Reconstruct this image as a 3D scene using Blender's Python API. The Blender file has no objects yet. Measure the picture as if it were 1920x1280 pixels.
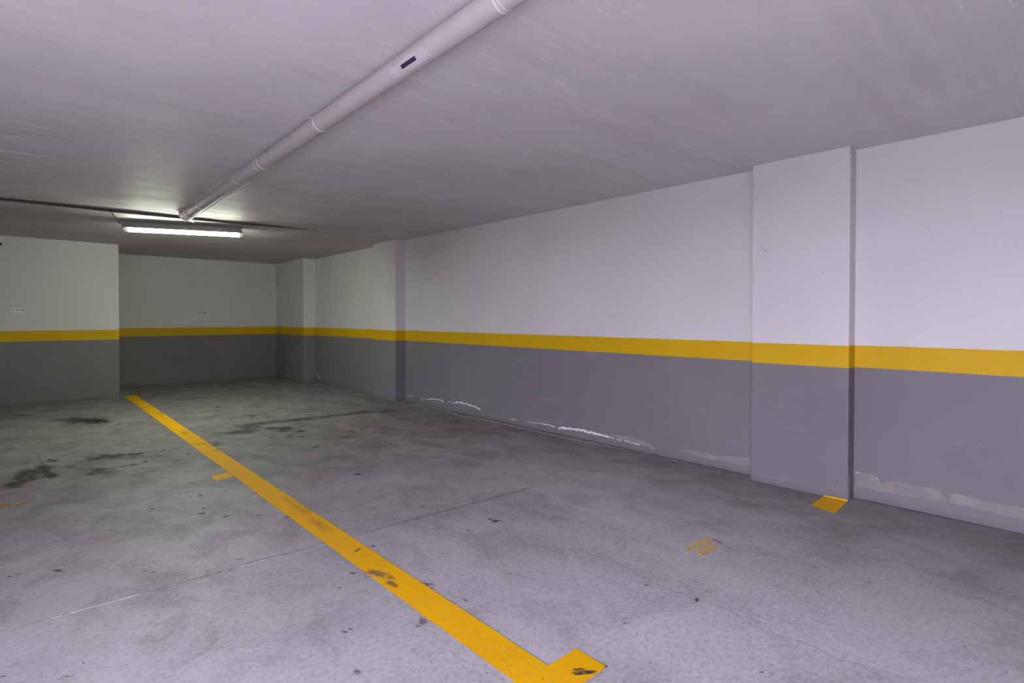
import bpy, bmesh, math, random
from mathutils import Vector, Matrix, noise
from mathutils.geometry import tessellate_polygon

random.seed(7)
scene = bpy.context.scene
COL = scene.collection

# ------------------------------------------------------------------ camera
FW = Vector((0.67886397, 0.73416993, -0.01175729))
RT = Vector((0.73422627, -0.67890445, 0.00072547))
UP = Vector((0.00744945, 0.00912501, 0.99993062))
F_PX, CY, EYE = 1003.128, 607.614, Vector((0.0, 0.0, 1.35))
cd = bpy.data.cameras.new('camera'); cam = bpy.data.objects.new('camera', cd); COL.objects.link(cam)
cd.sensor_width = 36.0; cd.lens = F_PX * 36.0 / 1920.0; cd.clip_start = 0.05; cd.clip_end = 200
cd.shift_y = -(640 - CY) / 1920.0
m = Matrix((RT, UP, -FW)).transposed().to_4x4(); m.translation = EYE
cam.matrix_world = m
scene.camera = cam

# ------------------------------------------------------------------ world, daylight, exposure
w = bpy.data.worlds.new('world'); scene.world = w; w.use_nodes = True
w.node_tree.nodes['Background'].inputs['Color'].default_value = (0.62, 0.60, 0.78, 1)
w.node_tree.nodes['Background'].inputs['Strength'].default_value = 1.0
ld = bpy.data.lights.new('daylight', 'AREA'); ld.shape = 'RECTANGLE'; ld.size = 13.0; ld.size_y = 6.0
ld.energy = 12000; ld.color = (0.815, 0.77, 1.0)
day = bpy.data.objects.new('daylight', ld); COL.objects.link(day)
day.location = (-8.5, -0.5, 4.8); day.rotation_euler = (math.radians(90), 0, math.radians(-90))       # open sky outside the garage doorway, looks along +X
sd = bpy.data.lights.new('added_sun', 'SUN'); sd.energy = 40; sd.angle = math.radians(1.5); sd.color = (0.89, 0.80, 0.94)
added_sun = bpy.data.objects.new('added_sun', sd); COL.objects.link(added_sun); added_sun.location = (-12, 0, 10)
added_sun.rotation_euler = Vector((1.0, 0.05, -0.72)).to_track_quat('-Z', 'Y').to_euler()                   # added: falls through the doorway, its floor patch bouncing light onto the ceiling
vs = scene.view_settings
vs.view_transform = 'Standard'; vs.look = 'None'; vs.gamma = 1.0; vs.exposure = 0.0; vs.use_curve_mapping = False
TUBE = 122.0

# ------------------------------------------------------------------ measures (metres)
H, HF, YS = 2.606, 2.573, 7.90         # ceiling, lower ceiling beyond the step, place of the step
XW = 4.613                             # right wall
YB, YL, XL = 12.666, 11.104, 1.259     # back wall, partition front, partition corner
ZT, ZB = 1.147, 0.983                  # yellow band

def hit(px, py, X=None, Y=None, Z=None):
    d = FW + RT * ((px - 960) / F_PX) + UP * ((CY - py) / F_PX)
    t = (Z - EYE.z) / d.z if Z is not None else ((X - EYE.x) / d.x if X is not None else (Y - EYE.y) / d.y)
    return EYE + d * t
def fl(px, py, z=0.0): return hit(px, py, Z=z)

# ------------------------------------------------------------------ node helpers
def mat(name):
    m_ = bpy.data.materials.new(name); m_.use_nodes = True
    return m_, m_.node_tree, m_.node_tree.nodes['Principled BSDF']
def nd(nt, t, **kw):
    n = nt.nodes.new(t)
    for k, v in kw.items(): setattr(n, k, v)
    return n
def con(nt, v, sock):
    if isinstance(v, bpy.types.NodeSocket): nt.links.new(v, sock)
    else: sock.default_value = v
def mth(nt, op, a, b=0.0, c=None, clamp=False):
    n = nd(nt, 'ShaderNodeMath', operation=op); n.use_clamp = clamp
    con(nt, a, n.inputs[0]); con(nt, b, n.inputs[1])
    if c is not None: con(nt, c, n.inputs[2])
    return n.outputs[0]
def mix(nt, f, a, b, bt='MIX'):
    n = nd(nt, 'ShaderNodeMix', data_type='RGBA', blend_type=bt)
    con(nt, f, n.inputs[0]); con(nt, a, n.inputs[6]); con(nt, b, n.inputs[7])
    return n.outputs[2]
def ramp(nt, v, lo, hi, a=0.0, b=1.0):
    n = nd(nt, 'ShaderNodeMapRange'); n.clamp = True
    con(nt, v, n.inputs[0])
    for i, x in enumerate((lo, hi, a, b)): n.inputs[i + 1].default_value = x
    return n.outputs[0]
def pos(nt):
    g = nd(nt, 'ShaderNodeNewGeometry'); s = nd(nt, 'ShaderNodeSeparateXYZ')
    nt.links.new(g.outputs['Position'], s.inputs[0])
    return g.outputs['Position'], s.outputs[0], s.outputs[1], s.outputs[2]
def nz(nt, vec, scale, detail=3.0, rough=0.55, stretch=(1, 1, 1), dist=0.0, off=(0, 0, 0)):
    mp = nd(nt, 'ShaderNodeMapping'); mp.inputs['Scale'].default_value = stretch; mp.inputs['Location'].default_value = off
    nt.links.new(vec, mp.inputs[0])
    n = nd(nt, 'ShaderNodeTexNoise'); n.inputs['Scale'].default_value = scale
    n.inputs['Detail'].default_value = detail; n.inputs['Roughness'].default_value = rough; n.inputs['Distortion'].default_value = dist
    nt.links.new(mp.outputs[0], n.inputs[0])
    return n.outputs[0]
def bump(nt, bs, h, strength, dist):
    b = nd(nt, 'ShaderNodeBump'); b.inputs['Strength'].default_value = strength; b.inputs['Distance'].default_value = dist
    con(nt, h, b.inputs['Height']); nt.links.new(b.outputs[0], bs.inputs['Normal'])
def C(r, g, b): return (r, g, b, 1.0)

# ------------------------------------------------------------------ materials
def wall_paint():
    m_, nt, bs = mat('banded_wall_paint'); p, x, y, z = pos(nt)
    big = nz(nt, p, 0.9, 3); fine = nz(nt, p, 22, 4)
    wob = mth(nt, 'MULTIPLY', mth(nt, 'SUBTRACT', nz(nt, p, 9, 2), 0.5), 0.006)
    zz = mth(nt, 'ADD', z, wob)
    white = mix(nt, ramp(nt, big, .3, .7), C(.64, .63, .615), C(.69, .68, .665))
    grey = mix(nt, ramp(nt, big, .3, .7), C(.185, .176, .186), C(.213, .204, .215))
    scuff = ramp(nt, nz(nt, p, 3.0, 5, .65, (1, .6, 2.2)), .60, .72)
    grey = mix(nt, mth(nt, 'MULTIPLY', scuff, 0.22), grey, C(.31, .30, .31))
    yel = mix(nt, ramp(nt, big, .3, .7), C(.61, .375, .0), C(.67, .415, .0))
    c = mix(nt, mth(nt, 'GREATER_THAN', zz, ZB), grey, yel)
    c = mix(nt, mth(nt, 'GREATER_THAN', zz, ZT), c, white)
    dirt = mth(nt, 'MULTIPLY', ramp(nt, mth(nt, 'ADD', z, mth(nt, 'MULTIPLY', nz(nt, p, 5, 4), .08)), .10, .045), .45)
    c = mix(nt, dirt, c, C(.13, .12, .11))
    # small knocks and specks in the paint
    sp = ramp(nt, nz(nt, p, 60, 1, .5), .80, .82)
    c = mix(nt, mth(nt, 'MULTIPLY', sp, .5), c, C(.09, .08, .08))
    nt.links.new(c, bs.inputs['Base Color']); bs.inputs['Roughness'].default_value = .62
    bs.inputs['Specular IOR Level'].default_value = .3
    hgt = mth(nt, 'ADD', mth(nt, 'MULTIPLY', fine, .25), nz(nt, p, 2.2, 3))
    bump(nt, bs, hgt, .35, .012)
    return m_
def ceiling_paint():
    m_, nt, bs = mat('board_marked_ceiling_paint'); p, x, y, z = pos(nt)
    blotch = nz(nt, p, .8, 4)
    c = mix(nt, ramp(nt, blotch, .3, .7), C(.58, .56, .56), C(.655, .635, .635))
    streak = nz(nt, p, 1.0, 6, .62, (1.1, 17, 1), .25)
    broad = nz(nt, p, 1.0, 5, .60, (.45, 5.5, 1), .15, (1, 3, 0))
    c = mix(nt, mth(nt, 'MULTIPLY', ramp(nt, streak, .55, .75), .16), c, C(.84, .83, .82))
    c = mix(nt, mth(nt, 'MULTIPLY', ramp(nt, broad, .50, .34), .22), c, C(.45, .43, .42))
    patch = ramp(nt, nz(nt, p, .75, 2, .5, (1, 1, 1), 0, (3, 1, 0)), .42, .60)
    rid = nz(nt, p, 1.0, 3, .55, (1.7, 30, 1), .5, (5, 2, 0))
    ridge = mth(nt, 'MULTIPLY', ramp(nt, mth(nt, 'ABSOLUTE', mth(nt, 'SUBTRACT', rid, .62)), .012, .0), patch)
    seamx = nz(nt, p, 1.0, 2, .5, (6, .25, 1), .3, (9, 4, 0))
    seam = ramp(nt, mth(nt, 'ABSOLUTE', mth(nt, 'SUBTRACT', seamx, .66)), .010, .0)
    pit = ramp(nt, nz(nt, p, 1.0, 4, .7, (18, 70, 1), .2), .66, .74)
    c = mix(nt, mth(nt, 'MULTIPLY', ridge, .65), c, C(.95, .94, .93))  # light caught by the ridges, painted as paler colour
    nt.links.new(c, bs.inputs['Base Color']); bs.inputs['Roughness'].default_value = .60
    bs.inputs['Specular IOR Level'].default_value = .35
    hh = mth(nt, 'MULTIPLY_ADD', streak, .8, mth(nt, 'MULTIPLY', ridge, .03))
    hh = mth(nt, 'ADD', hh, mth(nt, 'MULTIPLY', seam, .03)); hh = mth(nt, 'SUBTRACT', hh, mth(nt, 'MULTIPLY', mth(nt, 'MULTIPLY', pit, patch), .18))
    coarse = ramp(nt, mth(nt, 'ADD', y, mth(nt, 'MULTIPLY', blotch, 1.5)), 5.0, 6.8, .22, 2.6)     # rougher shuttering towards the step
    coarse = mth(nt, 'MULTIPLY', coarse, ramp(nt, patch, 0, 1, .5, 1.0))
    hh = mth(nt, 'MULTIPLY', mth(nt, 'MULTIPLY_ADD', broad, 2.2, hh), coarse)
    hh = mth(nt, 'ADD', hh, mth(nt, 'MULTIPLY', ridge, .015))
    bump(nt, bs, hh, .8, .030)
    # shade on the riser of the step, painted as dark brown
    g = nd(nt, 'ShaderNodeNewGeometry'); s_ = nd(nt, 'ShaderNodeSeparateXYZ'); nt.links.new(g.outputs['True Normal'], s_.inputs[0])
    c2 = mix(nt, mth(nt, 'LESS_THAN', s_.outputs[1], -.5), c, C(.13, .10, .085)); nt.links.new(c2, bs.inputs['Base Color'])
    return m_
def floor_concrete():
    m_, nt, bs = mat('worn_concrete_floor'); p, x, y, z = pos(nt)
    big = nz(nt, p, .55, 5, .6); mid = nz(nt, p, 3.2, 6, .68, (1, .75, 1), .6); fine = nz(nt, p, 45, 5, .7)
    c = mix(nt, ramp(nt, big, .32, .68), C(.41, .402, .410), C(.56, .552, .562))
    c = mix(nt, mth(nt, 'MULTIPLY', ramp(nt, mid, .46, .70), .5), c, C(.56, .55, .555))
    c = mix(nt, mth(nt, 'MULTIPLY', ramp(nt, mid, .50, .33), .40), c, C(.25, .24, .245))
    c = mix(nt, mth(nt, 'MULTIPLY', ramp(nt, fine, .50, .64), .42), c, C(.68, .67, .69))
    c = mix(nt, mth(nt, 'MULTIPLY', ramp(nt, fine, .47, .35), .42), c, C(.20, .19, .20))
    med = nz(nt, p, 13, 6, .75, (1, .8, 1), .8, (4, 9, 0))
    c = mix(nt, mth(nt, 'MULTIPLY', ramp(nt, med, .46, .34), .18), c, C(.22, .21, .22))
    c = mix(nt, mth(nt, 'MULTIPLY', ramp(nt, med, .56, .68), .15), c, C(.66, .65, .67))
    # dirt at the right wall, widened as painted light falloff; dirt in the far end bay
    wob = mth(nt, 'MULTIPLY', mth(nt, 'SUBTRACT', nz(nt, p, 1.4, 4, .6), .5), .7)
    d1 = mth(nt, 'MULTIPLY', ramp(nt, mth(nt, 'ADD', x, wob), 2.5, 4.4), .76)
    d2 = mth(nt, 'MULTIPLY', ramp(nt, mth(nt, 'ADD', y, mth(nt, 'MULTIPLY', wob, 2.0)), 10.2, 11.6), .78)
    d3 = mth(nt, 'MULTIPLY', ramp(nt, mth(nt, 'ADD', y, mth(nt, 'MULTIPLY', wob, 4.0)), 0.9, 5.2), .80)      # light falling off with depth, painted into the albedo
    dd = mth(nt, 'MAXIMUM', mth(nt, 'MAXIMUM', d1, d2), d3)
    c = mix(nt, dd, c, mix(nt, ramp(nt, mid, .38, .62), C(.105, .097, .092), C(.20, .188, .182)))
    # pale grit
    sp = ramp(nt, nz(nt, p, 75, 1, .5, (1, 1, 1), 0, (2, 7, 0)), .80, .83)
    c = mix(nt, mth(nt, 'MULTIPLY', sp, .6), c, C(.85, .85, .86))
    dk = ramp(nt, nz(nt, p, 34, 2, .6, (1, 1, 1), .4, (8, 3, 0)), .735, .76)
    c = mix(nt, mth(nt, 'MULTIPLY', dk, .6), c, C(.10, .09, .10))
    nt.links.new(c, bs.inputs['Base Color'])
    con(nt, ramp(nt, mid, .3, .7, .62, .46), bs.inputs['Roughness'])
    bs.inputs['Specular IOR Level'].default_value = .38
    bump(nt, bs, mth(nt, 'ADD', mth(nt, 'MULTIPLY', fine, .4), mid), .30, .006)
    return m_
def decal(name, col, strength, scale=30.0, lo=.35, hi=.55, rough=.6):
    """a mark lying on a surface: alpha = vertex attribute 'fade' broken up by noise"""
    m_, nt, bs = mat(name); p, x, y, z = pos(nt)
    at = nd(nt, 'ShaderNodeAttribute', attribute_name='fade')
    n = ramp(nt, nz(nt, p, scale, 5, .68), lo, hi)
    a = mth(nt, 'MULTIPLY', mth(nt, 'MULTIPLY', at.outputs['Fac'], n), strength, clamp=True)
    bs.inputs['Base Color'].default_value = col; bs.inputs['Roughness'].default_value = rough
    nt.links.new(a, bs.inputs['Alpha'])
    return m_
def floor_yellow(name='yellow_floor_paint', wear=1.0):
    m_, nt, bs = mat(name); p, x, y, z = pos(nt)
    big = nz(nt, p, 1.7, 4)
    c = mix(nt, ramp(nt, big, .35, .65), C(.88, .47, .0), C(.78, .42, .0))
    speck = ramp(nt, nz(nt, p, 95, 4, .7), .56, .66)
    reg = ramp(nt, nz(nt, p, 2.6, 3), .42, .62)
    c = mix(nt, mth(nt, 'MULTIPLY', mth(nt, 'MULTIPLY', speck, reg), .75 * wear), c, C(.36, .27, .16))
    blot = ramp(nt, nz(nt, p, 6, 5, .7, (1, 1, 1), .6, (4, 4, 0)), .64, .72)
    c = mix(nt, mth(nt, 'MULTIPLY', blot, .45 * wear), c, C(.26, .18, .08))
    nt.links.new(c, bs.inputs['Base Color']); bs.inputs['Roughness'].default_value = .6; bs.inputs['Specular IOR Level'].default_value = .15
    ed = ramp(nt, nz(nt, p, 120, 3, .7), .74, .80, 1.0, 1.0 - .5 * wear)
    nt.links.new(ed, bs.inputs['Alpha'])
    bump(nt, bs, nz(nt, p, 60, 4), .2, .003)
    return m_
def plain(name, col, rough=.5, metal=0.0, noise_amt=.08, sc=14):
    m_, nt, bs = mat(name); p, x, y, z = pos(nt)
    n = nz(nt, p, sc, 4)
    k = 1 - noise_amt; dark = tuple(v * k for v in col[:3]) + (1.0,)
    nt.links.new(mix(nt, ramp(nt, n, .35, .65), col, dark), bs.inputs['Base Color'])
    bs.inputs['Roughness'].default_value = rough; bs.inputs['Metallic'].default_value = metal
    return m_
M = dict(
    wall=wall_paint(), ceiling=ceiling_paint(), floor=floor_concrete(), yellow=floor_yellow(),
    faded=decal('faded_yellow_floor_paint', C(.50, .27, .03), .8, 30, .30, .58),
    smear=decal('dark_oily_smear', C(.060, .056, .054), .95, 7, .18, .50, .5),
    oil=decal('dark_oil_stain', C(.045, .042, .042), .92, 26, .34, .52, .5),
    soft=decal('faint_dirt_smear', C(.075, .070, .068), .75, 9, .25, .60, .6),
    rust=decal('purplish_spot', C(.20, .15, .17), .8, 40, .30, .5),
    crack=plain('dark_crack', C(.13, .12, .125), .8),
    seam_white=decal('pale_joint_filler', C(.85, .84, .85), 1.0, 6, .36, .48),
    wear=decal('worn_paint_brown', C(.30, .19, .08), .85, 20, .38, .58),
    beige=plain('bare_beige_plaster', C(.30, .272, .262), .8, 0, .22, 11),
    flake=plain('white_paint_flake', C(.86, .85, .84), .7, 0, .3, 40),
    pipe=plain('painted_drain_pipe', C(.47, .445, .43), .62, 0, .06, 6),
    pvc=plain('pale_pipe_ring', C(.66, .63, .61), .55, 0, .04),
    label=plain('dark_blue_sticker', C(.030, .022, .075), .5, 0, .3, 60),
    patch=plain('scuffed_pale_paint', C(.53, .51, .51), .5, 0, .03),
    housing=plain('grey_polycarbonate', C(.34, .34, .32), .45, 0, .05),
    metal=plain('galvanised_steel', C(.45, .45, .44), .35, 1.0, .1),
    cable=plain('dark_cable', C(.018, .016, .015), .9),
    brown=plain('dark_brown_cable', C(.075, .038, .030), .6),
    white=plain('white_plastic', C(.82, .81, .79), .4),
    plate=plain('white_sign_plate', C(.86, .86, .85), .5),
    ink=plain('black_ink', C(.012, .012, .012), .6),
    raw=plain('raw_grey_concrete', C(.20, .195, .19), .8, 0, .2, 2),
    hole=plain('black_plastic', C(.01, .01, .01), .5),
)
m_, nt, bs = mat('lit_tube_diffuser')
bs.inputs['Base Color'].default_value = C(.9, .9, .9)
bs.inputs['Emission Color'].default_value = C(.94, 1.0, .82); bs.inputs['Emission Strength'].default_value = TUBE
M['tube'] = m_
m_, nt, bs = mat('frosted_diffuser_end')
bs.inputs['Base Color'].default_value = C(.75, .76, .72); bs.inputs['Roughness'].default_value = .35
bs.inputs['Emission Color'].default_value = C(.94, 1.0, .82); bs.inputs['Emission Strength'].default_value = .35
M['frost'] = m_

# ------------------------------------------------------------------ mesh helpers
class MB:
    """collects polygons; build() links them as ONE mesh object"""
    def __init__(s): s.v = []; s.f = []; s.mi = []; s.fade = []; s.mats = []; s.sm = []
    def slot(s, name):
        if name not in s.mats: s.mats.append(name)
        return s.mats.index(name)
    def add(s, vs_, fs, mname, fade=None, smooth=False):
        o = len(s.v); s.v += [tuple(v) for v in vs_]; s.fade += list(fade) if fade else [1.0] * len(vs_)
        k = s.slot(mname)
        for f in fs: s.f.append(tuple(i + o for i in f)); s.mi.append(k); s.sm.append(smooth)
    def box(s, a, b, mname):
        x0, y0, z0 = a; x1, y1, z1 = b
        v = [(x0, y0, z0), (x1, y0, z0), (x1, y1, z0), (x0, y1, z0), (x0, y0, z1), (x1, y0, z1), (x1, y1, z1), (x0, y1, z1)]
        s.add(v, [(3, 2, 1, 0), (4, 5, 6, 7), (0, 1, 5, 4), (1, 2, 6, 5), (2, 3, 7, 6), (3, 0, 4, 7)], mname)
    def tube(s, pts, r, mname, n=24, caps=True):
        pts = [Vector(q) for q in pts]; rs = r if isinstance(r, (list, tuple)) else [r] * len(pts)
        up = Vector((0, 0, 1)); v = []; prev = None
        for i, q in enumerate(pts):
            t = (pts[min(i + 1, len(pts) - 1)] - pts[max(i - 1, 0)]).normalized()
            if prev is None:
                a = up.cross(t) if abs(t.z) < .95 else Vector((1, 0, 0)).cross(t)
            else: a = prev - t * prev.dot(t)
            a.normalize(); prev = a; b = t.cross(a)
            for k in range(n):
                an = 2 * math.pi * k / n; v.append(q + (a * math.cos(an) + b * math.sin(an)) * rs[i])
        f = []
        for i in range(len(pts) - 1):
            for k in range(n):
                f.append((i * n + k, i * n + (k + 1) % n, (i + 1) * n + (k + 1) % n, (i + 1) * n + k))
        s.add(v, f, mname, smooth=True)
        if caps:
            o = len(pts) - 1
            s.add(v[:n], [tuple(reversed(range(n)))], mname); s.add(v[o * n:], [tuple(range(n))], mname)
    def poly(s, pts, mname, fade=1.0):
        tris = tessellate_polygon([[Vector(q) for q in pts]])
        s.add(pts, tris, mname, [fade] * len(pts))
    def blob(s, c, ax, ay, mname, soft=.5, fade=1.0, n=22, rough=.28):
        """irregular spot: ax, ay are half-axis vectors; fades out towards its rim"""
        ph = random.uniform(0, 99); v = [c]; fd = [fade]; f = []
        rad = [1 + rough * 2 * (noise.noise(Vector((math.cos(2 * math.pi * k / n) * 1.6 + ph, math.sin(2 * math.pi * k / n) * 1.6, ph)))) for k in range(n)]
        for ring, (q, al) in enumerate(((1 - soft, fade), (1.0, 0.0))):
            for k in range(n):
                an = 2 * math.pi * k / n
                v.append(c + (ax * math.cos(an) + ay * math.sin(an)) * (q * rad[k])); fd.append(al)
        for k in range(n):
            k2 = (k + 1) % n
            f.append((0, 1 + k, 1 + k2)); f.append((1 + k, 1 + n + k, 1 + n + k2, 1 + k2))
        s.add(v, f, mname, fd)
    def strip(s, pts, width, mname, nrm, jitter=.3, step=.02, soft=False, fade=1.0):
        """a thin painted/cracked line that follows pts on a plane with normal nrm"""
        P = []
        for a, b in zip(pts, pts[1:]):
            k = max(1, int((b - a).length / step))
            P += [a.lerp(b, i / k) for i in range(k)]
        P.append(pts[-1]); v = []; fd = []; f = []; ph = random.uniform(0, 50); cols = 3 if soft else 2
        for i, q in enumerate(P):
            t = (P[min(i + 1, len(P) - 1)] - P[max(i - 1, 0)]).normalized(); sd = nrm.cross(t).normalized()
            q = q + sd * (noise.noise(Vector((i * .35, ph, 0))) * jitter * width * 2 * (.45 if width > .012 and not soft else 1))
            wd = width * (.55 + .9 * abs(noise.noise(Vector((i * .23, ph, 7)))) + .1) if jitter else width
            end = min(i, len(P) - 1 - i); al = fade * min(1.0, end / 3.0) if soft else fade
            for k in range(cols):
                u = k / (cols - 1) - .5
                v.append(q + sd * (u * wd)); fd.append(0.0 if soft and k != 1 else al)
        for i in range(len(P) - 1):
            for k in range(cols - 1):
                a = i * cols + k; f.append((a, a + 1, a + cols + 1, a + cols))
        s.add(v, f, mname, fd)
    def build(s, name, parent=None, bevel=0.0, loc=None):
        me = bpy.data.meshes.new(name)
        off = Vector(loc) if loc is not None else Vector((0, 0, 0))
        me.from_pydata([tuple(Vector(v) - off) for v in s.v], [], s.f)
        for mn in s.mats: me.materials.append(M[mn])
        me.polygons.foreach_set('material_index', s.mi); me.polygons.foreach_set('use_smooth', s.sm)
        at = me.attributes.new('fade', 'FLOAT', 'POINT'); at.data.foreach_set('value', s.fade)
        me.update()
        o = bpy.data.objects.new(name, me); COL.objects.link(o); o.location = off
        if parent is not None:
            o.parent = parent; o.location = off - parent.location if parent.type == 'EMPTY' else off
        if bevel:
            b = o.modifiers.new('bevel', 'BEVEL'); b.width = bevel; b.segments = 2; b.limit_method = 'ANGLE'
        return o
def thing(name, label, cat, loc, group=None):
    o = bpy.data.objects.new(name, None); COL.objects.link(o); o.location = loc; o.empty_display_size = .1
    return tag(o, label, cat, group)
def tag(o, label, cat, group=None):
    o['label'] = label; o['category'] = cat
    if group: o['group'] = group
    return o
def struct(o, label=None, cat=None):
    o['kind'] = 'structure'
    if label: o['label'] = label
    if cat: o['category'] = cat
    return o

# ------------------------------------------------------------------ ceiling
XR, YF, XLW = 4.9, -3.7, -3.4
def ys(x): return 7.771 - .077 * x                            # the step runs very slightly askew
def slab(name, corners, zs, lab):
    b = MB(); v = [(x, y, z) for (x, y), z in zip(corners, zs)] + [(x, y, H + .25) for x, y in corners]; n = len(corners)
    fs = [tuple(reversed(range(n))), tuple(range(n, 2 * n))] + [(k, (k + 1) % n, n + (k + 1) % n, n + k) for k in range(n)]
    b.add(v, fs, 'ceiling'); return struct(b.build(name), lab, 'ceiling')
X0 = XLW - .3
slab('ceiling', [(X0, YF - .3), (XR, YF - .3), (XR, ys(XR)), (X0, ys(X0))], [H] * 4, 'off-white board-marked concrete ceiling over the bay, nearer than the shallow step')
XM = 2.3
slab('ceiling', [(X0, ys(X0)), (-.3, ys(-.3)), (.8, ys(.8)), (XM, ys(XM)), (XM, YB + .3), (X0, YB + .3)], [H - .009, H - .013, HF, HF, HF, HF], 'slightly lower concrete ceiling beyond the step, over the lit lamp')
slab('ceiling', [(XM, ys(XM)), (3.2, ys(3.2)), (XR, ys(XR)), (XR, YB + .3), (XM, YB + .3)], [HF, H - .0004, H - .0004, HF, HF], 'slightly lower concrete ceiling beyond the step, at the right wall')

# ------------------------------------------------------------------ floor with its stains, cracks and joint
b = MB(); Z1 = .0006
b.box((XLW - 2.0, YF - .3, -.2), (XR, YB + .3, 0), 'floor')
UPV = Vector((0, 0, 1))
def spots(ox, oy, sc, rows, mname='oil', fade=.85, soft=.45, grow=1.25):
    for (x, y, wx, wy) in rows:
        px, py = ox + x / sc, oy + y / sc
        c = fl(px, py); ax = (fl(px + wx / sc * .5 * grow, py) - c); ay = (fl(px, py - max(wy, 3) / sc * .5 * grow) - c)
        c.z = Z1 + random.uniform(0, .0003); ax.z = ay.z = 0
        b.blob(c, ax, ay, mname, soft, fade)
        if mname == 'oil' and wx >= 26:                           # smaller splashes around the bigger spots
            for k in range(random.randint(2, 4) + int(wx > 45) * 3):
                q = c + ax * random.uniform(-1.9, 1.9) + ay * random.uniform(-1.6, 1.6); r_ = random.uniform(.10, .34)
                b.blob(q, ax * r_, ay * r_ * 1.3, mname, soft, fade * .9, 10, .45)
spots(0, 700, 3.2, [(500, 290, 260, 44), (150, 250, 120, 12), (300, 600, 150, 50), (240, 560, 110, 45), (160, 610, 110, 60), (90, 670, 110, 40),
                    (600, 590, 240, 60), (700, 500, 460, 30), (1300, 420, 120, 30), (420, 560, 90, 20)], 'soft', .85, .8)
spots(0, 700, 3.2, [(620, 285, 60, 16), (560, 285, 110, 16), (310, 525, 60, 16), (335, 520, 40, 8), (560, 512, 80, 12), (630, 492, 70, 14), (720, 488, 40, 8), (800, 485, 80, 12),
                    (845, 478, 50, 6), (300, 612, 70, 22), (270, 575, 60, 30), (590, 575, 80, 12), (540, 605, 50, 10), (470, 575, 46, 6), (800, 547, 60, 8), (740, 556, 40, 5),
                    (870, 528, 36, 8), (1130, 482, 32, 7), (1175, 480, 18, 6), (1060, 522, 44, 5), (1010, 500, 22, 5), (980, 462, 30, 6), (930, 462, 22, 5), (1050, 448, 26, 4),
                    (855, 653, 16, 5), (800, 610, 44, 5), (668, 660, 14, 4), (975, 604, 20, 4), (1030, 601, 18, 4), (970, 624, 18, 4), (435, 675, 16, 4), (212, 478, 20, 5), (235, 515, 24, 5),
                    (600, 383, 16, 5), (685, 403, 30, 4), (550, 320, 22, 4), (670, 320, 24, 4), (1310, 202, 24, 4), (1610, 262, 30, 4), (1860, 200, 34, 4), (1500, 250, 60, 6), (1190, 145, 90, 4)])
spots(0, 700, 3.2, [(1205, 732, 28, 8), (1140, 745, 12, 4), (910, 812, 22, 8), (900, 828, 18, 4), (1220, 810, 24, 7), (1205, 840, 50, 12), (1365, 855, 32, 10), (1345, 862, 20, 5), (1550, 848, 22, 6),
                    (1725, 862, 24, 5), (460, 880, 30, 5), (492, 880, 24, 4), (662, 941, 26, 6), (690, 938, 22, 4), (865, 1187, 26, 5), (925, 1193, 28, 7), (345, 1183, 50, 12), (60, 1218, 34, 6),
                    (112, 1205, 36, 4), (168, 1183, 34, 3), (1440, 1115, 30, 7), (1170, 1233, 10, 4), (235, 840, 10, 4), (1355, 703, 14, 4), (1478, 820, 8, 4)], fade=.9)
spots(0, 960, 3.2, [(500, 905, 20, 7), (402, 985, 28, 7), (355, 1000, 28, 6), (1300, 765, 22, 6), (1415, 875, 16, 7), (375, 805, 9, 5), (1505, 425, 10, 7), (1740, 553, 10, 4), (1115, 705, 20, 5),
                    (1635, 810, 9, 5), (15, 985, 30, 7), (590, 545, 18, 5), (1370, 350, 40, 6), (205, 492, 16, 4)], fade=.7)
spots(380, 700, 3.692, [(110, 232, 30, 5), (345, 296, 30, 5), (460, 303, 30, 5), (480, 380, 110, 14), (580, 375, 80, 14), (545, 398, 46, 8), (675, 400, 60, 9), (685, 368, 36, 6), (605, 430, 46, 7),
                        (590, 441, 36, 5), (690, 437, 48, 8), (470, 443, 46, 5), (785, 510, 34, 14), (800, 502, 22, 5), (975, 542, 26, 4), (980, 573, 18, 3), (1030, 395, 26, 10), (1100, 388, 18, 5),
                        (760, 232, 80, 4), (1350, 508, 14, 5), (1665, 506, 20, 4), (1075, 695, 40, 8), (1110, 524, 14, 4), (820, 436, 10, 8), (1250, 374, 24, 4), (880, 578, 18, 4)], fade=.8)
spots(380, 700, 3.692, [(560, 494, 170, 8), (250, 410, 200, 26), (1010, 440, 260, 30), (560, 390, 260, 40)], 'soft', .6, .8)
spots(500, 880, 3.2, [(1372, 310, 44, 14), (1340, 298, 20, 8), (1210, 363, 22, 7), (1665, 286, 10, 5), (935, 224, 28, 5), (515, 622, 40, 8), (545, 28, 38, 8), (145, 808, 10, 5), (120, 287, 22, 5)], fade=.85)
spots(500, 880, 3.2, [(640, 460, 28, 12), (685, 455, 6, 6), (940, 912, 44, 34), (912, 940, 30, 8), (470, 975, 40, 14), (500, 958, 28, 8), (440, 710, 30, 10), (1195, 785, 26, 12), (540, 1215, 40, 24), (1320, 1222, 18, 6)], 'rust', .95, .4)
spots(500, 880, 3.2, [(975, 692, 60, 24)], 'oil', .6, .5)
spots(1100, 960, 2.341, [(260, 320, 24, 8), (1245, 309, 26, 5), (770, 702, 18, 8), (482, 385, 18, 20), (172, 487, 26, 9), (1408, 427, 5, 4), (880, 86, 22, 4)], fade=.75)
def fp_(pts): return [Vector((*fl(x / 3.2, 700 + y / 3.2).xy, Z1 + .0003)) for x, y in pts]
b.strip(fp_([(60, 694), (110, 655), (165, 615), (215, 585), (250, 560)]), .30, 'smear', UPV, .15, .05, True, 1.0)
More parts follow.
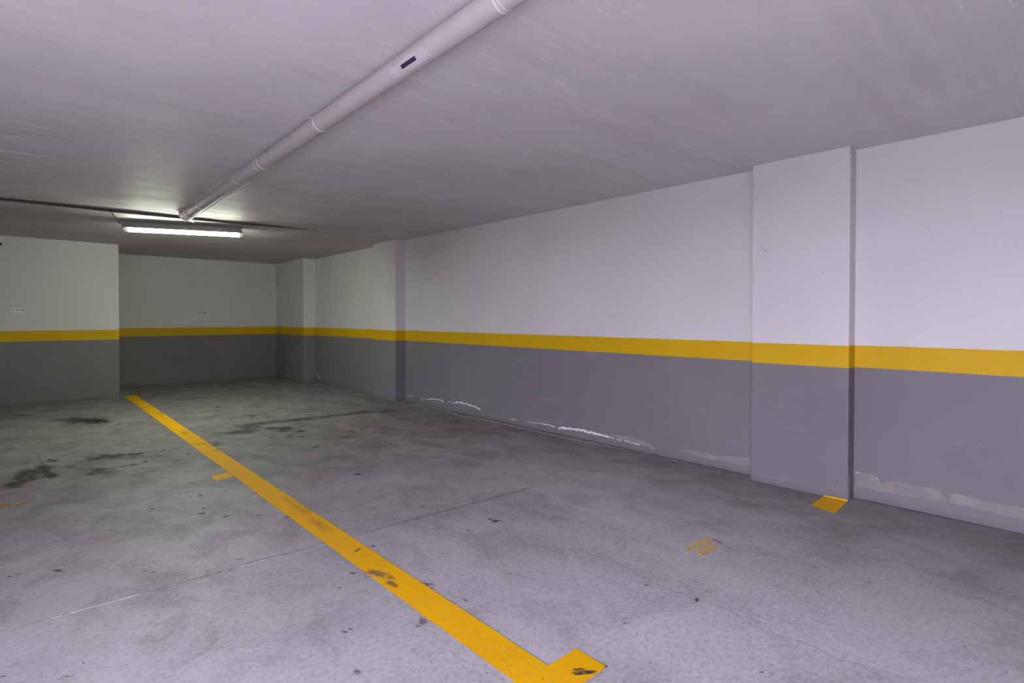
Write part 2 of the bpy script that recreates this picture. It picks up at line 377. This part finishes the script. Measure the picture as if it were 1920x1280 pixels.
b.strip(fp_([(190, 575), (270, 560), (330, 570), (375, 560)]), .22, 'smear', UPV, .15, .05, True, .9)
b.strip(fp_([(260, 610), (310, 612), (370, 600)]), .20, 'smear', UPV, .15, .04, True, 1.0)
b.strip(fp_([(380, 545), (560, 515), (700, 490), (880, 470)]), .16, 'soft', UPV, .3, .05, True, 1.0)
b.strip(fp_([(500, 610), (600, 580), (800, 548), (900, 525)]), .05, 'smear', UPV, .6, .05, True, .7)
b.strip(fp_([(540, 605), (640, 592), (730, 588)]), .03, 'smear', UPV, .6, .05, True, .8)
b.strip(fp_([(270, 275), (420, 272), (560, 285), (680, 292)]), .45, 'soft', UPV, .3, .08, True, 1.0)
b.strip(fp_([(480, 290), (560, 285), (640, 283)]), .25, 'smear', UPV, .2, .05, True, .9)
b.strip(fp_([(60, 250), (190, 250)]), .08, 'smear', UPV, .2, .05, True, .9)
# tyre sweep in front of the second pillar
def floor_path(ox, oy, sc, pts): 
    out = []
    for x, y in pts:
        q = fl(ox + x / sc, oy + y / sc); q.z = Z1 + .0002; out.append(q)
    return out
b.strip(floor_path(380, 700, 3.692, [(60, 440), (200, 415), (400, 345), (620, 322), (850, 300), (1100, 268), (1400, 250)]), .42, 'smear', UPV, .25, .08, True, .62)
b.strip(floor_path(380, 700, 3.692, [(0, 330), (300, 300), (600, 262), (860, 235)]), .08, 'soft', UPV, .3, .08, True, .6)
# saw-cut joint across the bay, pale filler left of the yellow line
b.strip(floor_path(500, 880, 3.2, [(2010, 5), (1920, 25), (1600, 105), (1040, 255), (830, 312), (560, 385), (330, 448)]), .0045, 'crack', UPV, .25, .03)
b.strip(floor_path(500, 880, 3.2, [(1640, 95), (1040, 255), (830, 312), (560, 385)]), .045, 'soft', UPV, .2, .05, True, .35)
b.strip(floor_path(0, 960, 3.2, [(1960, 186), (1520, 300), (1200, 392), (820, 495), (450, 595), (300, 635), (80, 700)]), .004, 'crack', UPV, .3, .03)
b.strip(floor_path(0, 960, 3.2, [(1960, 189), (1520, 303), (1200, 395), (820, 498), (450, 598), (300, 638)]), .0085, 'seam_white', UPV, .25, .03)
b.strip(floor_path(0, 960, 3.2, [(1960, 186), (1520, 300), (1200, 392), (820, 495)]), .05, 'soft', UPV, .2, .05, True, .35)
# hairline crack wandering to the lower right
cr = floor_path(500, 880, 3.2, [(570, 35), (620, 80), (700, 102), (800, 130), (880, 175), (930, 215), (1040, 250), (1150, 260), (1270, 325), (1370, 355), (1430, 405), (1520, 435), (1640, 465), (1800, 505)])
cr += floor_path(1100, 960, 2.341, [(0, 215), (80, 235), (270, 295), (375, 345), (450, 375), (520, 390), (600, 425), (660, 450), (710, 490), (800, 530), (920, 565), (1000, 590), (1100, 645), (1190, 665), (1270, 710), (1350, 745)])
b.strip(cr, .0022, 'crack', UPV, 1.6, .012)
# scraps of pale grit
for (x, y) in ((1118, 1002), (1480, 1032), (1498, 1050), (1240, 1043), (1190, 881), (1490, 967), (1333, 978), (1290, 990), (463, 839), (240, 841), (958, 1058), (1040, 942)):
    c = fl(x, y); c.z = Z1 + .0004; r_ = random.uniform(.004, .010)
    b.blob(c, Vector((r_, 0, 0)), Vector((0, r_ * .7, 0)), 'flake', .3, 1, 9, .5)
# dark line where the floor meets the walls
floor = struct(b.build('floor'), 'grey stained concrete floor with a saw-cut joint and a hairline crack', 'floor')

# ------------------------------------------------------------------ walls
b = MB(); E1 = XW - .0008
b.box((XW, YF - .3, 0), (XR, YB + .3, H), 'wall')
def wp(x, y, X=E1): return hit(x, y, X=X)
def wpoly(ox, oy, sc, pts, mname, X=E1):
    P = [wp(ox + x / sc, oy + y / sc, X) for x, y in pts]; out = []
    for i, q in enumerate(P):                                   # ragged outline
        r_ = P[(i + 1) % len(P)]; k = max(1, int((r_ - q).length / .02))
        for j in range(k):
            s_ = q.lerp(r_, j / k); n_ = noise.noise_vector(Vector((s_.y * 14, s_.z * 14, 3)))
            out.append(Vector((X, s_.y + n_.x * .010, s_.z + n_.y * .010)))
    b.poly(out, mname)
wpoly(1560, 780, 5.333, [(225, 600), (260, 560), (400, 575), (470, 640), (500, 690), (560, 650), (700, 660), (820, 700), (960, 715), (1075, 735), (1150, 855), (1100, 850), (850, 812), (700, 790), (480, 752), (250, 700)], 'beige')
wpoly(1560, 780, 5.333, [(1180, 870), (1190, 790), (1230, 775), (1450, 830), (1800, 898), (2050, 935), (2050, 1070), (1920, 1040), (1700, 980), (1400, 915)], 'beige')
wpoly(1160, 780, 3.84, [(420, 243), (560, 252), (680, 280), (800, 292), (948, 300), (948, 352), (900, 358), (780, 325), (640, 305), (520, 268)], 'beige')
wpoly(1160, 780, 3.84, [(-60, 125), (40, 140), (130, 165), (230, 205), (250, 225), (150, 205), (30, 178), (-60, 160)], 'beige')
def wstrip(ox, oy, sc, pts, width, mname='flake', X=XW - .0014, j=.45):
    b.strip([wp(ox + x / sc, oy + y / sc, X) for x, y in pts], width, mname, Vector((-1, 0, 0)), j, .012)
for pts, wd in (([(95, 158), (130, 165)], .011), ([(180, 177), (225, 181)], .006), ([(230, 187), (260, 182), (335, 191), (350, 205)], .018),
                ([(385, 205), (420, 212)], .008), ([(425, 214), (450, 205), (530, 222), (580, 240), (618, 258)], .024), ([(835, 325), (870, 333)], .009),
                ([(950, 345), (1000, 355), (1050, 358)], .006), ([(1055, 360), (1100, 368), (1155, 385)], .014), ([(1180, 392), (1230, 394), (1290, 400), (1370, 415), (1450, 435), (1540, 456)], .026),
                ([(1540, 458), (1575, 467)], .010), ([(1600, 475), (1630, 483)], .010), ([(1655, 488), (1690, 490)], .012), ([(1700, 496), (1765, 514)], .008), ([(1850, 538), (1865, 542)], .008)):
    wstrip(740, 700, 3.84, pts, wd)
for pts, wd in (([(345, 1012), (360, 1012), (382, 993)], .012), ([(401, 990), (418, 1018), (430, 1028)], .016)):
    wstrip(480, 420, 3.555, pts, wd)
wstrip(1560, 780, 5.333, [(235, 566), (275, 563)], .006); wstrip(1560, 780, 5.333, [(445, 615), (462, 630)], .006)
# crumbling pale edge lying along the foot of the wall
q_ = []
for (x, y) in ((160, 222), (240, 238), (330, 258), (395, 278), (450, 300), (520, 318), (600, 326), (690, 343), (760, 362), (830, 377), (930, 397), (1050, 425), (1250, 468), (1450, 510), (1560, 532), (1650, 547)):
    p_ = fl(740 + x / 3.84, 700 + y / 3.84); p_.z = .004; q_.append(p_)
b.strip(q_, .026, 'flake', UPV, .30, .03)
b.strip([Vector((XW - .006, y, .0025)) for y in (-.5, 1.15)], .012, 'crack', UPV, .3, .05)
b.strip([Vector((XW - .006, y, .0025)) for y in (1.92, 7.5)], .012, 'crack', UPV, .3, .05)
b.strip([Vector((4.475 - .005, y, .0025)) for y in (1.37, 1.9)], .008, 'crack', UPV, .3, .05)
for k in range(9):                                               # crumbs of paint by the wall foot
    yy = random.uniform(2, 7.4); b.blob(Vector((XW - random.uniform(.03, .10), yy, .003)), Vector((.008, 0, 0)), Vector((0, .014, 0)), 'flake', .3, 1, 9, .5)
p_ = [fl(1160 + x / 3.84, 780 + y / 3.84, .003) for x, y in ((375, 310), (430, 325), (490, 340))]; b.strip(p_, .012, 'flake', UPV, .3, .02)
wr = struct(b.build('wall_right'), 'long white wall with a yellow band over a grey lower part and peeling paint at its foot', 'wall')

b = MB(); b.box((XLW - .3, YB, 0), (XR, YB + .3, HF + .03), 'wall')
struct(b.build('wall_back'), 'far end wall, white over a yellow band and a grey lower part', 'wall')
b = MB(); D0, D1, DZ = -2.6, 1.7, 2.05                            # garage doorway beside the camera
b.box((XLW - .3, YF - .3, 0), (XLW, D0, H), 'raw'); b.box((XLW - .3, D1, 0), (XLW, YB + .3, H), 'raw'); b.box((XLW - .3, D0, DZ), (XLW, D1, H), 'raw')
struct(b.build('wall_left'))
b = MB(); b.box((XLW - .3, YF - .3, 0), (XR, YF, H), 'raw'); struct(b.build('wall_front'))
b = MB(); b.box((XLW, YL, 0), (XL, YB + .1, HF + .02), 'wall')
struct(b.build('partition_wall', bevel=.006), 'projecting white, yellow and grey wall block on the left, in front of the far end wall', 'wall')
# pillars
for (x, y0, y1, zt, lab) in ((4.475, 1.200, 1.909, H, 'nearest and widest pillar, white with a yellow band over grey, at the right'),
                             (4.446, 7.556, 8.266, H, 'middle pillar on the right wall, halfway to the far corner'),
                             (4.358, 11.09, YB + .05, HF, 'farthest pillar, filling the corner between right wall and end wall')):
    b = MB(); b.box((x, y0, 0), (XW + .05, y1, zt + .02), 'wall')
    if y0 < 2:
        X_ = x - .0008
        b.poly([Vector((X_, 1.202, .002)), Vector((X_, 1.355, .002)), Vector((X_, 1.352, .010)), Vector((X_, 1.28, .013)), Vector((X_, 1.202, .012))], 'yellow')
        Y_ = y0 - .0008                                         # chipped corner at the foot and nicks near the top
        b.strip([Vector((x + .012, Y_, .18)), Vector((x + .03, Y_, .10)), Vector((x + .015, Y_, .05)), Vector((x + .04, Y_, .01))], .012, 'flake', Vector((0, -1, 0)), .6, .01)
        for sx, sy, ex, ey in ((1412.5, 349, 1417, 346), (1419, 370, 1418.5, 375), (1429, 466, 1438, 470), (1594, 277, 1593.5, 289)):
            b.strip([hit(sx, sy, X=X_), hit(ex, ey, X=X_)], .004, 'crack', Vector((-1, 0, 0)), .6, .006)
        for px, py in ((1590.5, 832), (1570, 903)): b.blob(hit(px, py, X=X_), Vector((0, .006, 0)), Vector((0, 0, .008)), 'crack', .3, 1, 9, .5)
    struct(b.build('pillar', bevel=.004), lab, 'pillar')

# ------------------------------------------------------------------ painted floor markings
def marking(name, polys, label, cat, mname='yellow', group=None, holes=()):
    b = MB()
    for P in polys:
        out = []
        for i, q in enumerate(P):
            r_ = P[(i + 1) % len(P)]; q3, r3 = Vector((*q, 0)), Vector((*r_, 0)); k = max(1, int((r3 - q3).length / .03))
            for j in range(k):
                s_ = q3.lerp(r3, j / k); n_ = noise.noise_vector(Vector((s_.x * 9, s_.y * 9, 1))) * .0035
                out.append(Vector((s_.x + n_.x, s_.y + n_.y, .0022)))
        b.poly(out, mname)
    return b
b = marking('l', [[(1.343, 11.28), (1.343, 1.262), (1.666, 1.257), (1.666, 1.413), (1.502, 1.416), (1.502, 11.30)]], '', '')
# worn brown patch, scuffs and tyre marks on the line
Z2 = .0030
def on_line(px, py, wx, wy, ang, mname, fade=1, soft=.35):
    c = fl(px, py); c.z = Z2; d = Vector((math.cos(ang), math.sin(ang), 0)); e = Vector((-d.y, d.x, 0))
    b.blob(c, d * wx, e * wy, mname, soft, fade)
on_line(715, 1078, .10, .032, math.radians(110), 'wear'); on_line(735, 1095, .06, .02, math.radians(95), 'wear')
on_line(1092, 1262, .050, .013, math.radians(-38), 'oil', 1, .2); on_line(1084, 1256, .03, .007, math.radians(-38), 'oil', .9)
on_line(1136, 1251, .012, .006, 0, 'oil'); on_line(1018, 1274, .006, .004, 0, 'oil'); on_line(670, 1032, .03, .012, .6, 'wear')
for (x, y) in ((371, 832), (395, 837), (410, 843), (383, 833)): on_line(x, y, .07, .014, .25, 'oil', .8)
for (x, y, s_) in ((300, 775, .25), (345, 812, .2), (560, 950, .3), (600, 985, .25)): on_line(x, y, s_, .05, math.radians(90), 'wear', .45, .8)
tag(b.build('parking_line'), 'long yellow line painted down the concrete floor, turning right at its near end', 'floor marking')
b = marking('t', [[(1.199, 5.07), (1.340, 5.10), (1.340, 4.925), (1.199, 4.905)]], '', '', 'yellow')
tag(b.build('parking_tick'), 'short yellow tick painted at the left edge of the long yellow line', 'floor marking')
for P, lab in (([(-.20, 5.22), (-.05, 5.24), (-.045, 5.33), (-.20, 5.30)], 'faded yellow paint dash at the very left edge of the floor'),
               ([(-.02, 5.19), (.045, 5.22), (.05, 5.28), (-.02, 5.27)], 'small faded yellow paint dash, the right one of the two at the left edge')):
    b = marking('d', [P], '', '', 'faded'); tag(b.build('parking_dash'), lab, 'floor marking', None)
b = marking('p', [[(4.473, 1.202), (4.473, 1.362), (4.19, 1.362), (4.135, 1.19), (4.36, 1.196)]], '', '')
tag(b.build('pillar_foot_mark'), 'yellow painted patch on the floor at the foot of the nearest pillar', 'floor marking')
# bay number 205, brushed on the floor
root = thing('bay_number', 'brushed orange-yellow number 205 on the concrete floor before the nearest pillar', 'number', tuple(fl(1322, 1024)))
def digit(pts, label, mname='yellow', wd=.018, extra=None):
    b = MB(); P = []
    for x, y in pts:
        q = fl(1270 + x / 17.45, 990 + y / 17.45); q.z = .002; P.append(q)
    S = []                                                    # Catmull-Rom through the brush strokes
    for i in range(len(P) - 1):
        p0, p1, p2, p3 = P[max(i - 1, 0)], P[i], P[i + 1], P[min(i + 2, len(P) - 1)]
        for k in range(8):
            t = k / 8; S.append(.5 * ((2 * p1) + (p2 - p0) * t + (2 * p0 - 5 * p1 + 4 * p2 - p3) * t * t + (3 * p1 - p0 - 3 * p2 + p3) * t ** 3))
    S.append(P[-1]); b.strip(S, wd, mname, UPV, .12, .004)
    if extra:
        for e_, m2, w2 in extra:
            Q = []
            for x, y in e_:
                q = fl(1270 + x / 17.45, 990 + y / 17.45); q.z = .0024; Q.append(q)
            b.strip(Q, w2, m2, UPV, .15, .004)
    o = b.build('digit', root); o['label'] = label
digit([(440, 715), (360, 690), (330, 655), (420, 608), (540, 612), (640, 670), (720, 780), (800, 848), (870, 830), (960, 765)], 'digit 2')
digit([(930, 495), (760, 470), (650, 480), (640, 530), (760, 600), (940, 665), (1100, 695), (1190, 665), (1140, 610), (1040, 560), (930, 495)], 'digit 0')
digit([(980, 330), (860, 385)], 'digit 5, partly rubbed out', extra=[([(860, 385), (1000, 430), (1090, 440), (1150, 395)], 'yellow', .017), ([(1150, 392), (1260, 405), (1370, 455), (1465, 500)], 'crack', .013), ([(1430, 510), (1280, 525)], 'yellow', .014)])

# ------------------------------------------------------------------ drain pipe under the ceiling
R = .052
def pz(y): return 2.549 - .0015 * (y - 1.45)
def px_(y): return 1.345 + .018 * (y - 1.5)
PX = 1.343
yend = 7.20
root = thing('drain_pipe', 'long off-white drain pipe running just under the ceiling towards the lit lamp', 'pipe', (PX, 3.0, pz(3.0)))
def pp(y): return Vector((px_(y), y, pz(y)))
b = MB()
b.tube([pp(-2.6 + i * (yend + 2.5) / 40) for i in range(41)], R, 'pipe', 48); b.build('pipe_run', root)
def collar(y0, y1, r_, mname='pvc', lips=True, name='coupling'):
    b = MB(); L = y1 - y0
    b.tube([pp(y0), pp(y0 + .001), pp(y0 + .008), pp(y1 - .008), pp(y1 - .001), pp(y1)], [R * .98, r_ - .001, r_, r_, r_ - .001, R * .98], mname, 48, False)
    if lips:
        for yy in (y0 + .006, y1 - .014): b.tube([pp(yy - .006), pp(yy - .003), pp(yy + .003), pp(yy + .006)], [r_ - .001, r_ + .0035, r_ + .0035, r_ - .001], mname, 48, False)
    b.build(name, root)
def ring(y, wd=.006, up=.0035, mname='pvc', name='seal_ring'):
    b = MB(); b.tube([pp(y - wd / 2 - .002), pp(y - wd / 2), pp(y + wd / 2), pp(y + wd / 2 + .002)], [R * .99, R + up, R + up, R * .99], mname, 48, False); return b.build(name, root)
ring(1.49, .004, .002); ring(1.512, .007, .0035)
ring(4.32, .010, .005); ring(4.40, .006)
ring(4.97, .008)
def clamp(y):
    b = MB(); b.tube([pp(y - .008), pp(y - .0079), pp(y + .0079), pp(y + .008)], [R, R + .0035, R + .0035, R], 'pvc', 48, False)
    for s_ in (-1, 1):
        c = pp(y); b.box((c.x + s_ * (R + .010) - .010, y - .008, c.z + .006), (c.x + s_ * (R + .010) + .010, y + .008, c.z + .010), 'pvc')
        b.box((c.x + s_ * (R + .010) - .010, y - .008, c.z + .012), (c.x + s_ * (R + .010) + .010, y + .008, c.z + .016), 'pvc')
        b.tube([(c.x + s_ * (R + .012), y, c.z - .004), (c.x + s_ * (R + .012), y, c.z + .022)], .003, 'metal', 8)
    b.build('pipe_clamp', root)
clamp(3.215); clamp(.2); clamp(6.35)
collar(6.88, 7.02, R + .005, 'pipe', False)
# elbow turning up into the slab
b = MB(); ye = yend - .02; q0 = pp(ye); pts = []
for i in range(13):
    a_ = math.radians(90 * i / 12); rr = .056
    pts.append(Vector((q0.x, q0.y + rr * math.sin(a_), q0.z + rr * (1 - math.cos(a_)))))
pts = [pp(ye - .13)] + pts + [Vector((q0.x, q0.y + .056, H + .02))]
b.tube(pts, R + .004, 'pipe', 48); b.build('elbow', root)
for y in (ye - .125, ye - .01): ring(y, .012, .008, 'pipe', 'socket_rim')
b = MB(); b.tube([(q0.x, q0.y + .056, H - .014), (q0.x, q0.y + .056, H + .002)], R + .018, 'pvc', 40); b.build('ceiling_collar', root)
# scuffed pale patch and dark blue sticker on the underside
def on_pipe(name, pts, mname, lift, n=10, ragged=0.0):
    """pts: (y, angle in degrees from straight down, + towards the camera side); an ngon laid on the pipe"""
    b = MB(); out = []
    y0, y1 = min(q[0] for q in pts), max(q[0] for q in pts); a0, a1 = min(q[1] for q in pts), max(q[1] for q in pts)
    cy_, ca = (y0 + y1) / 2, (a0 + a1) / 2; ny, na = 110, 60; grid = {}
    for i in range(ny + 1):
        for j in range(na + 1):
            y = y0 + (y1 - y0) * i / ny; a_ = a0 + (a1 - a0) * j / na; t = math.radians(a_); q = pp(y)
            grid[i, j] = Vector((q.x - math.sin(t) * (R + lift), q.y, q.z - math.cos(t) * (R + lift)))
    v = []; idx = {}; f = []
    for i in range(ny):
        for j in range(na):
            u_, w_ = (i + .5) / ny * 2 - 1, (j + .5) / na * 2 - 1
            if ragged and (abs(u_) ** 2.6 + abs(w_) ** 2.6) > 1 + ragged * noise.noise(Vector((u_ * 2.6, w_ * 2.0, 5))): continue
            k = []
            for c_ in ((i, j), (i + 1, j), (i + 1, j + 1), (i, j + 1)):
                if c_ not in idx: idx[c_] = len(v); v.append(grid[c_])
                k.append(idx[c_])
            f.append(tuple(k))
    b.add(v, f, mname, smooth=True); return b.build(name, root)
o = on_pipe('scuffed_patch', [(1.96, 12), (2.285, 78)], 'patch', .0004, ragged=1.3)
o = on_pipe('sticker', [(2.06, 38), (2.185, 58)], 'label', .0010); o['label'] = 'dark blue rectangular sticker'

# thin white conduit clipped along the far flank of the pipe
b = MB(); pts = []
for i in range(15):
    y = 4.9 + i * (7.26 - 4.9) / 14; pts.append(Vector((px_(y) + .0645, y, pz(y) - .031 - .003 * math.sin(i * .9))))
pts += [Vector((1.535, 7.40, 2.520)), Vector((1.58, 7.55, 2.540)), Vector((1.63, 7.66, 2.556)), Vector((1.66, 7.80, 2.562)), Vector((1.665, 7.86, 2.562))]
b.tube(pts, .0065, 'white', 10)
tag(b.build('conduit'), 'thin white conduit running along the right flank of the drain pipe to the lamp', 'conduit')

# ------------------------------------------------------------------ fluorescent lamp
A, B = Vector((.990, 8.24, 0)), Vector((2.225, 7.735, 0))
dirv = (B - A).normalized(); L = (B - A).length; mid = (A + B) / 2; ang = math.atan2(dirv.y, dirv.x)
LZ = 2.548                                                    # top of the housing
lamp = thing('fluorescent_lamp', 'lit fluorescent batten lamp with grey housing hanging under the ceiling', 'lamp', (mid.x, mid.y, LZ))
lamp.rotation_euler = (0, 0, ang)
def prof(b, P, x0, x1, mname, smooth=False):
    n = len(P); v = [(x0, y, z) for y, z in P] + [(x1, y, z) for y, z in P]
    b.add(v, [(k, (k + 1) % n, n + (k + 1) % n, n + k) for k in range(n)], mname, smooth=smooth)
    b.add(v[:n], [tuple(reversed(range(n)))], mname); b.add(v[n:], [tuple(range(n))], mname)
def lpart(b, name, bevel=0.0):
    me_o = b.build(name, bevel=bevel); me_o.parent = lamp; me_o.location = (0, 0, 0); return me_o
hl = L / 2
b = MB(); prof(b, [(-.052, -.052), (-.054, -.044), (-.040, -.012), (-.034, 0), (.034, 0), (.040, -.012), (.054, -.044), (.052, -.052)], -hl + .008, hl - .008, 'housing'); lpart(b, 'housing', .002)
b = MB(); b.box((-hl - .006, -.063, -.056), (hl + .006, .063, -.052), 'housing')
for y_ in (-.063, .058): b.box((-hl - .006, y_, -.073), (hl + .006, y_ + .005, -.0555), 'housing'); lpart(b, 'gasket_rim')
def dif(k): return [(.044 * k * math.cos(t), -.060 - .058 * k * math.sin(t)) for t in [math.pi * i / 14 for i in range(15)]]
b = MB(); prof(b, dif(1), -hl + .045, hl - .035, 'tube', True); lpart(b, 'diffuser')
for s_ in (-1, 1):
    b = MB(); P = []; v = []
    secs = [(hl - (.045 if s_ < 0 else .035), 1.0), (hl - .018, .985), (hl - .008, .93), (hl - .001, .80)]
    n = 15
    for (xx, k) in secs: v += [(s_ * xx, y, z) for y, z in dif(k)]
    f = [(i * n + j, i * n + j + 1, (i + 1) * n + j + 1, (i + 1) * n + j) for i in range(3) for j in range(n - 1)] + [tuple(range(3 * n, 4 * n))]
    b.add(v, f, 'frost', smooth=True); lpart(b, 'diffuser_end')
for x in (-.40, 0.0, .40):
    for y_ in (-.069, .063):
        b = MB(); b.box((x - .012, y_, -.066), (x + .012, y_ + .006, -.036), 'metal'); lpart(b, 'clip', .001)
for x in (-.42, .30):
    b = MB(); wy = mid.y + x * dirv.y; top = HF - LZ
    b.box((x - .02, -.030, 0), (x + .02, .030, .003), 'metal'); b.tube([(x, 0, .002), (x, 0, top)], .006, 'metal', 10); lpart(b, 'hanging_bracket')
b = MB(); b.tube([(-hl - .022, 0, -.030), (-hl + .010, 0, -.030)], .010, 'housing', 12); lpart(b, 'cable_gland')
# cable along the step of the ceiling and down to the lamp
b = MB(); pts = []
for i in range(24):
    x = -3.38 + i * (.80 + 3.38) / 23
    pts.append(Vector((x, ys(x) - .0085, H - .0085)))
b.tube(pts, .005, 'brown', 10)
g = A - dirv * .026
b.tube([pts[-1], Vector((.815, ys(.8) + .012, HF - .008)), Vector((g.x - .012, g.y - .002, LZ - .026))], .0055, 'cable', 10)
tag(b.build('lamp_cable'), 'dark cable following the ceiling step and dropping to the left end of the lamp', 'cable')

# ------------------------------------------------------------------ small writing and fittings on the walls
def text_mesh(name, body, size, loc, rot, mname, parent=None, squeeze=1.0):
    cu = bpy.data.curves.new(name, 'FONT'); cu.body = body; cu.size = size; cu.extrude = .0004; cu.align_x = 'CENTER'; cu.align_y = 'CENTER'; cu.offset = .0006
    t_ = bpy.data.objects.new(name + '_tmp', cu); COL.objects.link(t_)
    bpy.context.view_layer.update()
    me = bpy.data.meshes.new_from_object(t_.evaluated_get(bpy.context.evaluated_depsgraph_get()))
    bpy.data.objects.remove(t_); bpy.data.curves.remove(cu)
    me.materials.clear(); me.materials.append(M[mname])
    o = bpy.data.objects.new(name, me); COL.objects.link(o); o.location = loc; o.rotation_euler = rot; o.scale = (squeeze, 1, 1)
    if parent is not None: o.parent = parent
    return o
c = hit(33.5, 581.5, Y=YL); root = thing('wall_sign', 'small white sign plate lettered in black on the left wall block above the yellow band', 'sign', (c.x, YL, c.z))
b = MB(); b.box((c.x - .077, YL - .004, c.z - .034), (c.x + .077, YL - .0002, c.z + .034), 'plate'); b.build('plate', root)
text_mesh('lettering', 'TF  2nd  324', .040, (0, -.0048, .003), (math.radians(90), 0, 0), 'ink', root, .70)
c = hit(379.3, 585.6, Y=YB)
root = thing('wall_lettering', 'tiny black lettering on the far end wall above the yellow band', 'lettering', (c.x, YB, c.z))
text_mesh('characters', 'F', .046, (-.072, -.0006, 0), (math.radians(90), 0, 0), 'ink', root)
text_mesh('characters', '1a.20', .046, (.022, -.0006, 0), (math.radians(90), 0, 0), 'ink', root)
c = hit(0.5, 457.5, Y=YL)
b = MB(); b.tube([(c.x, YL - .012, c.z), (c.x, YL - .010, c.z), (c.x, YL + .001, c.z)], [.012, .020, .022], 'hole', 20)
tag(b.build('wall_plug'), 'small round black fitting high on the left wall block at the frame edge', 'fitting')
